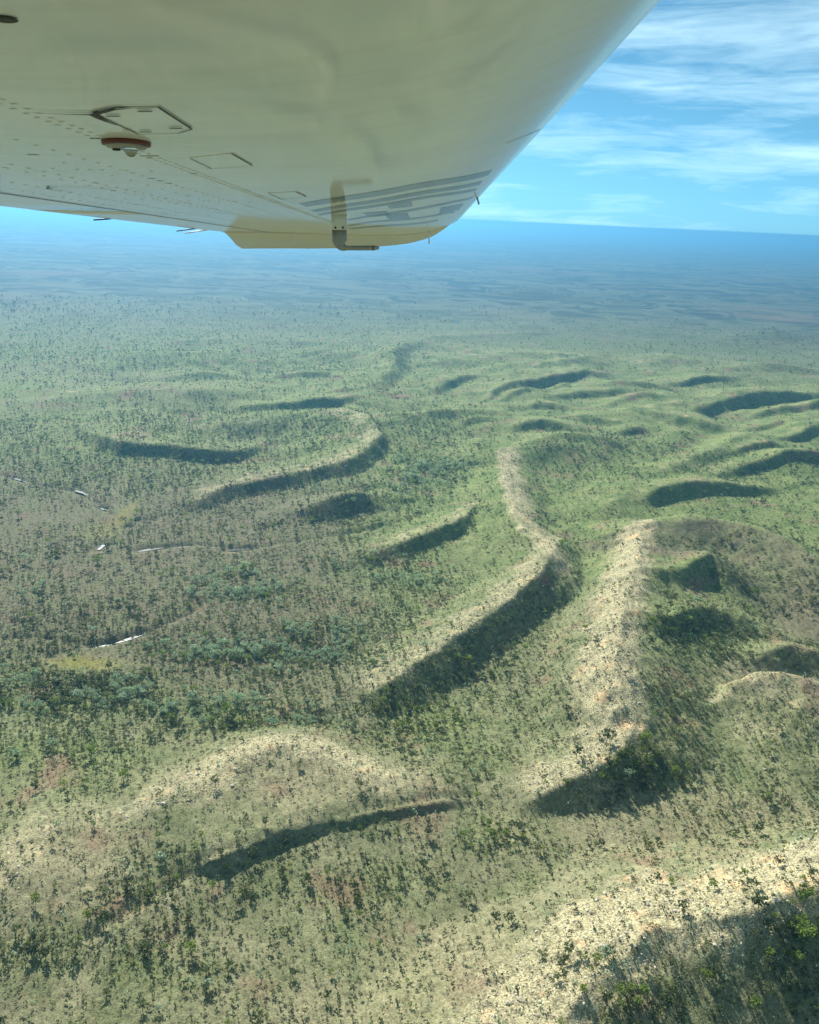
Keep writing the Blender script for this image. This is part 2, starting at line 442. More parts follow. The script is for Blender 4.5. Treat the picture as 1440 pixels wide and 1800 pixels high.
# stones breaking through, and the sunlit crest lines painted on the smaller cuestas
rmask = math_(nt, 'ADD', rk, math_(nt, 'MULTIPLY', math_(nt, 'SUBTRACT', noise(nt, pos, 0.04, 7.0, 0.7), 0.5), 2.2))
rf = ramp(nt, rmask, [(0.36, (0, 0, 0)), (0.95, (0.9,) * 3)])
vor = N(nt, 'ShaderNodeTexVoronoi', i_Scale=0.55)
nt.links.new(pos, vor.inputs['Vector'])
stone = mixc(nt, ramp(nt, fine, [(0.35, (0, 0, 0)), (0.62, (1, 1, 1))]), (0.22, 0.19, 0.10), (0.48, 0.43, 0.26))
stone = mixc(nt, ramp(nt, vor.outputs['Distance'], [(0.35, (0, 0, 0)), (0.9, (0.7,) * 3)]), stone, (0.30, 0.25, 0.14))
sand = ramp(nt, noise(nt, pos, 0.05, 2.0), [(0.60, (0, 0, 0)), (0.68, (1, 1, 1))])
stone = mixc(nt, sand, stone, (0.52, 0.37, 0.20))
col = mixc(nt, rf, col, stone)
spk = ramp(nt, tuft, [(0.28, (0.5,) * 3), (0.48, (1.0,) * 3), (0.72, (1.3,) * 3)])
col = mixc(nt, 1.0, col, spk, 'MULTIPLY')
spk2 = ramp(nt, fine, [(0.30, (0.45,) * 3), (0.48, (1.0,) * 3), (0.70, (1.42,) * 3)])
col = mixc(nt, 1.0, col, spk2, 'MULTIPLY')
b = N(nt, 'ShaderNodeBsdfPrincipled')
b.inputs['Roughness'].default_value = 0.95
b.inputs['Specular IOR Level'].default_value = 0.1
nt.links.new(col, b.inputs['Base Color'])
bump = N(nt, 'ShaderNodeBump', i_Strength=0.7, i_Distance=1.2)
hh = math_(nt, 'ADD', math_(nt, 'MULTIPLY', tuft, 0.8), math_(nt, 'MULTIPLY', fine, 0.5))
nt.links.new(hh, bump.inputs['Height'])
nt.links.new(bump.outputs[0], b.inputs['Normal'])
nt.links.new(b.outputs[0], go.inputs[0])

# lush, well wooded spots and open spots: photo x, y, half-sizes in metres, value
CLUMPS = [(410, 1025, 75, 48, 1.0), (470, 1150, 100, 36, 1.0), (130, 1215, 100, 34, 1.0), (700, 1010, 70, 40, 0.8), (90, 1045, 40, 22, 0.6), (560, 1120, 50, 40, 0.7),
          (370, 1240, 80, 26, 0.7), (470, 1275, 70, 16, 0.9), (90, 1330, 80, 26, 0.5), (760, 830, 80, 110, 0.9), (700, 870, 60, 60, 0.5), (1060, 840, 90, 60, 0.7),
          (880, 1470, 34, 22, 0.9), (740, 1280, 40, 40, 0.8), (830, 1340, 30, 30, 0.5), (260, 1720, 40, 16, 0.6), (60, 1690, 30, 14, 0.8), (1230, 1180, 60, 70, 0.7), (1360, 1680, 60, 36, 1.0), (1060, 1770, 36, 26, 0.8), (1060, 1365, 60, 20, 0.6), (1200, 1260, 40, 30, 0.3),
          (640, 930, 130, 60, 0.4), (1150, 790, 120, 70, 0.5), (540, 640, 300, 150, 0.4), (500, 500, 1200, 260, 0.5), (1340, 820, 200, 60, 0.3), (200, 860, 200, 80, 0.3),
          (60, 620, 500, 160, 0.5), (1180, 610, 500, 100, 0.6), (660, 1560, 60, 20, 0.3), (60, 1180, 50, 20, 0.6)]
OPENS = [(150, 1165, 42, 15, 1.0), (200, 1145, 22, 14, 0.7), (215, 905, 20, 40, 0.8), (60, 900, 160, 70, 0.35), (1380, 1225, 100, 46, 0.85), (760, 1660, 26, 30, 0.9), (1000, 1450, 90, 20, 0.4),
         (150, 1760, 50, 16, 0.5), (800, 960, 30, 60, 0.3), (1180, 930, 60, 90, 0.4), (480, 1350, 80, 34, 0.75), (500, 1420, 80, 26, 0.6), (300, 1440, 60, 30, 0.5), (60, 1530, 50, 40, 0.5), (600, 1700, 80, 40, 0.3), (1420, 1110, 30, 20, 1.0), (700, 1640, 60, 30, 0.2)]
def blobs(x, y, L):
    v = np.zeros_like(x)
    for px, py, a, b2, s in L:
        q = at(px, py)
        d = ((x - q[0]) / a) ** 2 + ((y - q[1]) / b2) ** 2
        v = np.maximum(v, s * np.exp(-d ** 1.5))
    return v

# ------------------------------------------------------------------ ground sheet
def build_ground():
    fine_az = np.radians(np.linspace(-41, 41, 620))
    coarse = np.radians(np.concatenate([np.linspace(41, 319, 72)[1:-1]]))
    az = np.concatenate([fine_az, coarse])
    rad = np.concatenate([[6.0, 60, 120, 180, 225], np.geomspace(255, 3600, 560), np.geomspace(3600, 48000, 120)[1:]])
    A, RR = np.meshgrid(az, rad)
    X = (RR * np.sin(A)).ravel(); Y = (RR * np.cos(A)).ravel()
    Z, rock, brown = land(X, Y)
    X = np.append(X, 0.0); Y = np.append(Y, 0.0); Z = np.append(Z, 0.0); rock = np.append(rock, 0); brown = np.append(brown, 0)
    n, mrow = len(az), len(rad)
    i = np.arange(mrow - 1)[:, None] * n; j = np.arange(n)[None, :]; j2 = (j + 1) % n
    F = np.stack([i + j, i + j2, i + n + j2, i + n + j], -1).reshape(-1, 4)[:, ::-1]
    me = bpy.data.meshes.new('ground')
    ctr = len(X) - 1
    T = np.stack([np.full(n, ctr), np.arange(n), (np.arange(n) + 1) % n], -1)[:, ::-1]
    loops = np.concatenate([F.ravel(), T.ravel()])
    starts = np.concatenate([np.arange(len(F)) * 4, len(F) * 4 + np.arange(n) * 3])
    me.vertices.add(len(X)); me.loops.add(len(loops)); me.polygons.add(len(starts))
    me.vertices.foreach_set('co', np.stack([X, Y, Z], -1).ravel())
    me.loops.foreach_set('vertex_index', loops.astype(np.int32))
    me.polygons.foreach_set('loop_start', starts.astype(np.int32))
    me.polygons.foreach_set('use_smooth', np.ones(len(starts), bool))
    me.update(calc_edges=True)
    r = np.hypot(X, Y)
    lush = np.clip(0.42 + 0.5 * blobs(X, Y, CLUMPS) - 0.2 * blobs(X, Y, OPENS) - 0.35 * (1 - sstep(420, 1000, r)) + 0.25 * sstep(900, 1500, r), 0, 1)
    far = sstep(2200, 5000, r)
    q = X / np.maximum(Y, 1)
    brown = np.maximum(brown, 0.78 * (1 - sstep(-0.16, 0.02, q)) * sstep(540, 760, Y) * (1 - sstep(1120, 1450, Y)))
    hill = sstep(-0.20, 0.02, q + 0.00025 * np.maximum(Y - 1300, 0)) * sstep(760, 1150, Y) * (1 - sstep(2400, 3300, r))
    dry = blobs(X, Y, [(1390, 1225, 90, 60, 1.3), (1300, 1440, 140, 26, 0.7), (800, 1700, 50, 40, 0.7), (520, 1390, 110, 36, 0.8), (80, 1540, 60, 50, 0.7), (700, 1790, 90, 24, 0.6), (1420, 1110, 34, 18, 0.9), (1100, 1480, 120, 26, 0.5)])
    meadow = blobs(X, Y, [(150, 1165, 40, 14, 1.0), (60, 1180, 26, 10, 0.6), (215, 905, 14, 60, 0.8), (180, 930, 30, 40, 0.6)])
    brown = brown * (1 - meadow)
    for nm, v in (('rock', rock), ('burnt', brown), ('lush', lush), ('far', far), ('meadow', meadow), ('hill', hill), ('dry', dry)):
        a = me.attributes.new(nm, 'FLOAT', 'POINT')
        a.data.foreach_set('value', v.astype(np.float32))
    me.materials.append(gm)
    o = bpy.data.objects.new('ground', me)
    C.objects.link(o)
    o['kind'] = 'structure'
    return o
ground = build_ground()

# ------------------------------------------------------------------ the air
HAZE_D = 0.000095
def build_haze():
    mt, nt, o = new_mat('haze_air')
    v = N(nt, 'ShaderNodeVolumePrincipled')
    v.inputs['Color'].default_value = (0.13, 0.40, 0.66, 1)
    v.inputs['Density'].default_value = HAZE_D
    v.inputs['Anisotropy'].default_value = 0.55
    nt.links.new(v.outputs[0], o.inputs['Volume'])
    L, b0, t0 = 50000.0, -40.0, CAM_H + 1.5
    vv = [(-L, -L, b0), (L, -L, b0), (L, L, b0), (-L, L, b0), (-L, -L, t0), (L, -L, t0), (L, L, t0), (-L, L, t0)]
    ff = [(3, 2, 1, 0), (4, 5, 6, 7), (0, 1, 5, 4), (1, 2, 6, 5), (2, 3, 7, 6), (3, 0, 4, 7)]
    h = mesh_obj('haze', vv, ff, mt)
    tag(h, 'blue haze filling the air over the plain', 'haze', kind='stuff')
build_haze()

# ------------------------------------------------------------------ water
def water_mat():
    mt, nt, o = new_mat('creek_water')
    b = N(nt, 'ShaderNodeBsdfPrincipled')
    b.inputs['Base Color'].default_value = (0.03, 0.045, 0.045, 1)
    b.inputs['Roughness'].default_value = 0.3
    b.inputs['Specular IOR Level'].default_value = 0.06
    g = N(nt, 'ShaderNodeNewGeometry')
    bp = N(nt, 'ShaderNodeBump', i_Strength=0.05, i_Distance=0.05)
    nt.links.new(noise(nt, g.outputs['Position'], 1.5, 2.0), bp.inputs['Height'])
    nt.links.new(bp.outputs[0], b.inputs['Normal'])
    nt.links.new(b.outputs[0], o.inputs[0])
    return mt
wm = water_mat()
for P, w in POOL_W:
    n = 14
    t = np.linspace(0, 1, n)
    s = np.linspace(0, 1, len(P))
    cxy = np.stack([np.interp(t, s, P[:, 0]), np.interp(t, s, P[:, 1])], -1)
    tan = np.gradient(cxy, axis=0); tan /= np.linalg.norm(tan, axis=1)[:, None]
    nor = np.stack([-tan[:, 1], tan[:, 0]], -1)
    hw = 0.5 * w * (np.sin(np.pi * np.clip(t, 0.03, 0.97)) ** 0.6) * (0.85 + 0.25 * np.sin(t * 7 + w))
    zc, _, _ = land(cxy[:, 0], cxy[:, 1])
    z0 = zc.max() + 1.1
    vv = [(*(c + k * h), z0) for c, k, h in zip(cxy, nor, hw)] + [(*(c - k * h), z0) for c, k, h in zip(cxy, nor, hw)]
    ff = [(i + 1, i, n + i, n + i + 1) for i in range(n - 1)]
    p = mesh_obj('creek_pool', vv, ff, wm)
    p['kind'] = 'structure'

# ------------------------------------------------------------------ trees
def leaf_mat(name, stops, trans=0.35, gloss=0.0):
    mt, nt, o = new_mat(name)
    oi = N(nt, 'ShaderNodeObjectInfo')
    n = noise(nt, oi.outputs['Location'], 0.012, 3.0)
    g = N(nt, 'ShaderNodeNewGeometry')
    n2 = noise(nt, g.outputs['Position'], 0.9, 2.0)
    f = math_(nt, 'ADD', math_(nt, 'MULTIPLY', oi.outputs['Random'], 0.75), math_(nt, 'MULTIPLY', math_(nt, 'SUBTRACT', n, 0.38), 0.9), True)
    c = ramp(nt, f, stops)
    c = mixc(nt, 1.0, c, ramp(nt, n2, [(0.3, (0.7,) * 3), (0.7, (1.3,) * 3)]), 'MULTIPLY')
    d = N(nt, 'ShaderNodeBsdfPrincipled')
    d.inputs['Roughness'].default_value = 0.55
    d.inputs['Specular IOR Level'].default_value = 0.3 + gloss
    t = N(nt, 'ShaderNodeBsdfTranslucent')
    nt.links.new(c, d.inputs['Base Color'])
    tcol = mixc(nt, 1.0, c, (1.25, 1.2, 0.6), 'MULTIPLY')
    nt.links.new(tcol, t.inputs['Color'])
    mx = N(nt, 'ShaderNodeMixShader')
    mx.inputs[0].default_value = trans
    nt.links.new(d.outputs[0], mx.inputs[1]); nt.links.new(t.outputs[0], mx.inputs[2])
    nt.links.new(mx.outputs[0], o.inputs[0])
    return mt
LEAF = [leaf_mat('olive_leaves', [(0.0, (0.045, 0.070, 0.032)), (0.45, (0.080, 0.115, 0.048)), (0.8, (0.14, 0.175, 0.075)), (1.0, (0.20, 0.23, 0.08))], 0.42),
        leaf_mat('silver_leaves', [(0.0, (0.19, 0.28, 0.22)), (0.5, (0.27, 0.38, 0.30)), (1.0, (0.34, 0.45, 0.36))], 0.42, 0.2),
        leaf_mat('bright_leaves', [(0.0, (0.12, 0.18, 0.04)), (0.6, (0.17, 0.25, 0.055)), (1.0, (0.22, 0.30, 0.08))], 0.5)]
BARK = plain('bark', (0.20, 0.17, 0.14), 0.9, scale=2.0, var=0.35)

def tube(path, radii, k=5):
    V, Fc = [], []
    for i, (p, r) in enumerate(zip(path, radii)):
        for j in range(k):
            a = 2 * math.pi * j / k
            V.append((p[0] + r * math.cos(a), p[1] + r * math.sin(a), p[2]))
    for i in range(len(path) - 1):
        for j in range(k):
            a, b2 = i * k + j, i * k + (j + 1) % k
            Fc.append((a, b2, b2 + k, a + k))
    return V, Fc

def make_tree(seed, h, cr, nclump, nleaf, leaf, lean=0.06, low=0.42):
    """trunk with limbs (V, F) and crown (V, F) of many small leaf faces"""
    rs = np.random.default_rng(seed)
    V, Fc = [], []
    def add(vf):
        o0 = len(V); V.extend(vf[0]); Fc.extend([tuple(i + o0 for i in q) for q in vf[1]])
    lx, ly = rs.normal(0, lean, 2) * h
    top = np.array([lx, ly, h * 0.72])
    rt = 0.02 * h + 0.03
    add(tube([(0, 0, -0.4), (lx * 0.3, ly * 0.3, h * 0.3), tuple(top)], [rt * 1.35, rt, rt * 0.45], 5))
    LV, LF = [], []
    for i in range(nclump):
        a = 2 * math.pi * (i + rs.random()) / nclump
        rr = cr * (0.15 + 0.62 * math.sqrt(rs.random()))
        cz = h * (low + (0.93 - low) * rs.random() ** 0.7) - 0.12 * rr
        c = np.array([top[0] + rr * math.cos(a), top[1] + rr * math.sin(a), cz])
        st = top * rs.uniform(0.45, 0.85)
        add(tube([tuple(st), tuple((st + c) / 2 + rs.normal(0, 0.1, 3)), tuple(c)], [rt * 0.5, rt * 0.35, rt * 0.15], 3))
        sc = cr * rs.uniform(0.30, 0.52)
        for k in range(nleaf):
            d = rs.normal(0, 1, 3); d /= np.linalg.norm(d)
            p = c + d * sc * rs.uniform(0.35, 1.0) * np.array([1, 1, 0.72])
            nrm = d + rs.normal(0, 0.7, 3) + np.array([0, 0, 0.35]); nrm /= np.linalg.norm(nrm)
            t = np.cross(nrm, rs.normal(0, 1, 3)); t /= np.linalg.norm(t)
            b2 = np.cross(nrm, t)
            s = leaf * rs.uniform(0.6, 1.3)
            o0 = len(LV)
            LV.extend([p + t * s, p + b2 * s * 0.75 - t * 0.2 * s, p - t * s * 0.9 + b2 * 0.1 * s, p - b2 * s * 0.7])
            LF.append((o0, o0 + 1, o0 + 2, o0 + 3))
    return (V, Fc), (LV, LF)

SRC = bpy.data.collections.new('scatter_sources')      # never linked to the scene: only the scatter nodes read it
def src(name, parts):
    me = bpy.data.meshes.new(name)
    V, Fc, mi, mats = [], [], [], []
    for (v, f), mt in parts:
        o0 = len(V); V.extend([tuple(q) for q in v]); Fc.extend([tuple(i + o0 for i in q) for q in f])
        if mt not in mats:
            mats.append(mt)
        mi.extend([mats.index(mt)] * len(f))
    me.from_pydata(V, [], Fc)
    for mt in mats:
        me.materials.append(mt)
    me.polygons.foreach_set('material_index', mi)
    me.update()
    o = bpy.data.objects.new(name, me)
    return o

def coll(name, objs):
    c = bpy.data.collections.new(name)
    for i, o in enumerate(objs):
        o.name = '%s_%02d' % (name, i)
        c.objects.link(o)
    return c

VAR = []      # (height, crown radius, leaf material)
tree_src, shrub_src = [], []
spec = [(7.6, 3.0, 9, 15, 0.54, 0), (6.4, 2.6, 8, 14, 0.50, 0), (8.4, 3.4, 10, 15, 0.56, 0), (5.6, 2.8, 8, 13, 0.50, 0), (7.0, 2.3, 7, 14, 0.48, 0),
        (7.2, 3.4, 10, 15, 0.56, 1), (6.0, 3.0, 9, 14, 0.52, 1), (8.2, 3.6, 11, 15, 0.58, 2), (6.6, 3.0, 9, 14, 0.54, 2)]
for i, (h, cr, nc, nl, lf, mi) in enumerate(spec):
    tr, cw = make_tree(100 + i, h, cr, nc, nl, lf)
    tree_src.append(src('tree', [(tr, BARK), (cw, LEAF[mi])]))
for i in range(5):
    tr, cw = make_tree(200 + i, 2.4 + 0.3 * i, 1.1 + 0.15 * i, 4, 9, 0.38, 0.05, 0.25)
    shrub_src.append(src('shrub', [(cw, LEAF[0 if i < 4 else 1])]))
def rock_mesh(seed):
    rs = np.random.default_rng(seed)
    bm = bmesh.new()
    bmesh.ops.create_icosphere(bm, subdivisions=1, radius=1.0)
    for v in bm.verts:
        v.co *= rs.uniform(0.6, 1.15)
        v.co.z *= 0.62
    V = [tuple(v.co) for v in bm.verts]; bm.verts.index_update()
    Fc = [tuple(v.index for v in f.verts) for f in bm.faces]
    bm.free()
    return V, Fc
def rock_mat():
    mt, nt, o = new_mat('pale_sandstone')
    b = N(nt, 'ShaderNodeBsdfPrincipled')
    b.inputs['Roughness'].default_value = 0.9
    oi = N(nt, 'ShaderNodeObjectInfo')
    c = ramp(nt, oi.outputs['Random'], [(0.0, (0.16, 0.13, 0.09)), (0.4, (0.36, 0.32, 0.22)), (1.0, (0.60, 0.55, 0.42))])
    g = N(nt, 'ShaderNodeNewGeometry')
    c = mixc(nt, 1.0, c, ramp(nt, noise(nt, g.outputs['Position'], 1.2, 3.0), [(0.3, (0.7,) * 3), (0.7, (1.2,) * 3)]), 'MULTIPLY')
    nt.links.new(c, b.inputs['Base Color'])
    nt.links.new(b.outputs[0], o.inputs[0])
    return mt
ROCK = rock_mat()
rock_src = [src('rock', [(rock_mesh(300 + i), ROCK)]) for i in range(4)]

def scatter(name, pts, scale, rot, kind, collection, label, cat):
    me = bpy.data.meshes.new(name)
    me.vertices.add(len(pts))
    me.vertices.foreach_set('co', np.asarray(pts, np.float32).ravel())
    for nm, ty, v in (('size', 'FLOAT', scale), ('turn', 'FLOAT', rot), ('pick', 'INT', kind)):
        a = me.attributes.new(nm, ty, 'POINT')
        a.data.foreach_set('value', np.asarray(v, np.int32 if ty == 'INT' else np.float32))
    o = bpy.data.objects.new(name, me)
    C.objects.link(o)
    ng = bpy.data.node_groups.new(name + '_nodes', 'GeometryNodeTree')
    ng.interface.new_socket('Geometry', in_out='INPUT', socket_type='NodeSocketGeometry')
    ng.interface.new_socket('Geometry', in_out='OUTPUT', socket_type='NodeSocketGeometry')
    gi, go_ = ng.nodes.new('NodeGroupInput'), ng.nodes.new('NodeGroupOutput')
    ip = ng.nodes.new('GeometryNodeInstanceOnPoints')
    ci = ng.nodes.new('GeometryNodeCollectionInfo')
    ci.inputs['Collection'].default_value = collection
    ci.inputs['Separate Children'].default_value = True
    ci.inputs['Reset Children'].default_value = True
    def at_(nm, dt):
        n = ng.nodes.new('GeometryNodeInputNamedAttribute')
        n.data_type = dt
        n.inputs[0].default_value = nm
        return n.outputs[0]
    cr_ = ng.nodes.new('ShaderNodeCombineXYZ')
    L = ng.links.new
    L(gi.outputs[0], ip.inputs['Points'])
    L(ci.outputs[0], ip.inputs['Instance'])
    ip.inputs['Pick Instance'].default_value = True
    L(at_('pick', 'INT'), ip.inputs['Instance Index'])
    L(at_('turn', 'FLOAT'), cr_.inputs[2])
    L(cr_.outputs[0], ip.inputs['Rotation'])
    L(at_('size', 'FLOAT'), ip.inputs['Scale'])
    L(ip.outputs[0], go_.inputs[0])
    md = o.modifiers.new('scatter', 'NODES')
    md.node_group = ng
    tag(o, label, cat, kind='stuff')
    return o

tree_c, shrub_c, rock_c = coll('tree_kinds', tree_src), coll('shrub_kinds', shrub_src), coll('rock_kinds', rock_src)

def sector(n, ra, rb, half=40):
    """n points even over a ring sector in front of the camera"""
    r = np.sqrt(rng.random(n) * (rb * rb - ra * ra) + ra * ra)
    a = np.radians((rng.random(n) * 2 - 1) * half)
    return r * np.sin(a), r * np.cos(a)

def in_view(x, y, z, pad=90):
    px, py, dep = project(x, y, z)
    return (px > -pad) & (px < 1440 + pad) & (py > 300) & (py < 1800 + pad)

def density(x, y, z, rock, brown):
    d = 0.27 + 0.26 * fbm(x / 90, y / 90, 80, 4) + 0.55 * blobs(x, y, CLUMPS) - 0.7 * blobs(x, y, OPENS)
    d = d + 0.18 * fbm(x / 25, y / 25, 84, 3)
    left = 1 - sstep(-0.02, 0.12, x / np.maximum(y, 1))
    d = d + 0.16 * left * sstep(520, 700, y) - 0.42 * rock - 0.08 * sstep(25, 45, z)
    near = y < 3600
    e = 9.0
    zx = land(x[near] + e, y[near])[0] - z[near]; zy = land(x[near], y[near] + e)[0] - z[near]
    ln = (-zx / e * sd.x - zy / e * sd.y + sd.z) / np.sqrt(1 + (zx / e) ** 2 + (zy / e) ** 2) / sd.z - 1
    d[near] = d[near] * np.clip(1 - (1.0 + 1.4 * sstep(600, 900, y[near])) * ln, 0.18, 1.8)          # sunny slopes are grassy, sheltered ones wooded
    hill = sstep(-0.25, 0.1, x / np.maximum(y, 1)) * sstep(900, 1300, y)
    d = d * (1 - 0.28 * hill) * (1 - 0.95 * np.clip(blobs(x, y, OPENS), 0, 1)) * (1 - 0.97 * sstep(2100, 4200, y))
    return np.clip(d, 0.03, 1.3)

def build_trees():
    P = []
    # near and middle distance
    for n, ra, rb, half, k in ((60000, 300, 900, 41, 1.0), (80000, 900, 1800, 33, 1.0), (190000, 1800, 4300, 31, 1.0)):
        x, y = sector(n, ra, rb, half)
        z, rock, brown = land(x, y)
        ok = in_view(x, y, z) & (rng.random(n) < density(x, y, z, rock, brown))
        for Pw, w in POOL_W[:11]:
            ok &= ~((np.hypot(x - Pw[:, 0].mean(), y - Pw[:, 1].mean()) < 60) & (np.minimum(seg_dist(x, y, Pw), seg_dist(x, y + 11.0, Pw)) < w + 3.0))
        P.append(np.stack([x, y, z], -1)[ok])
    P = np.concatenate(P)
    x, y, z = P.T
    n = len(P)
    r = np.hypot(x, y)
    cl_ = blobs(x, y, CLUMPS[:8] + CLUMPS[9:11])
    sil = rng.random(n) < 1.1 * cl_ * sstep(0.38, 0.55, vnoise(x / 22, y / 22, 91)) + 0.012
    br = rng.random(n) < 0.12 + 0.3 * blobs(x, y, CLUMPS[6:8] + CLUMPS[12:14] + [(1350, 1680, 60, 38, 1.0), (1060, 1770, 36, 26, 1.0), (1060, 1365, 70, 26, 1.0)])  # bright kind massed on shaded faces too, its colour imitating sunlit crown tops
    kind = np.where(sil, rng.integers(5, 7, n), np.where(br, rng.integers(7, 9, n), rng.integers(0, 5, n)))
    size = np.clip(rng.lognormal(-0.92, 0.50, n), 0.18, 1.4)
    size = np.where(r > 1800, size * 0.95, size)
    size = np.where(r > 3600, size * 1.5, size)
    size = np.where(r < 950, size * 0.88, size)
    size *= 1 + 0.75 * blobs(x, y, [(1350, 1680, 60, 38, 1.0), (1060, 1770, 36, 26, 1.0), (1060, 1365, 70, 26, 0.7), (480, 1485, 60, 9, 0.8), (820, 1150, 60, 60, 0.4)])
    size = np.where(sil, size * 1.25, size)
    size *= 1 + 0.15 * np.clip(cl_, 0, 1)
    return x, y, z, size, rng.random(n) * 6.283, kind, r
TX, TY, TZ, TS, TR, TK, TD = build_trees()

# the 300 trees that show largest are objects of their own, the rest is one woodland
def pick_individuals():
    px, py, dep = project(TX, TY, TZ)
    hts = np.array([s[0] for s in spec]); crs = np.array([s[1] for s in spec])
    vis = (px > 6) & (px < 1434) & (py > 470) & (py < 1792)
    score = np.where(vis, TS * np.sqrt(hts[TK] * crs[TK]) / dep, 0)
    return np.argsort(-score)[:300], px, py
IND, TPX, TPY = pick_individuals()
rest = np.ones(len(TX), bool); rest[IND] = False
scatter('woodland', np.stack([TX, TY, TZ], -1)[rest], TS[rest], TR[rest], TK[rest], tree_c, 'open savanna woodland covering the plain and hills', 'woodland')

def build_small():
    X, Y, Z, S_ = [], [], [], []
    for n, ra, rb, half in ((75000, 300, 900, 41), (65000, 900, 1700, 33)):
        x, y = sector(n, ra, rb, half)
        z, rock, brown = land(x, y)
        d = density(x, y, z, rock, brown)
        ok = in_view(x, y, z) & (rng.random(n) < (0.30 + 0.5 * d) * (1 - 0.9 * np.clip(blobs(x, y, OPENS[:4]), 0, 1)))
        X.append(x[ok]); Y.append(y[ok]); Z.append(z[ok])
    X, Y, Z = np.concatenate(X), np.concatenate(Y), np.concatenate(Z)
    n = len(X)
    scatter('shrubs', np.stack([X, Y, Z], -1), np.clip(rng.lognormal(-0.62, 0.45, n), 0.2, 1.5), rng.random(n) * 6.28, rng.integers(0, 5, n), shrub_c,
            'low olive shrubs dotted between the trees', 'shrubs')
    x, y = [], []
    for n, ra, rb, half in ((60000, 300, 800, 41), (50000, 800, 1500, 33)):
        a, b2 = sector(n, ra, rb, half)
        x.append(a); y.append(b2)
    x, y = np.concatenate(x), np.concatenate(y)
    z, rock, brown = land(x, y)
    pr = np.clip((rock - 0.2) / 0.8, 0, 1) * sstep(0.30, 0.62, fbm(x / 16, y / 16, 95, 4) * 0.5 + 0.5 + 0.12 * rock)
    ok = in_view(x, y, z) & (rng.random(len(x)) < pr)
    x, y, z = x[ok], y[ok], z[ok]
    n = len(x)
    scatter('stones', np.stack([x, y, z + 0.05], -1), np.clip(rng.lognormal(-0.75, 0.5, n), 0.2, 2.2), rng.random(n) * 6.28, rng.integers(0, 4, n), rock_c,
            'pale loose stones strewn over the bare ridge tops', 'stones')
    return n
build_small()

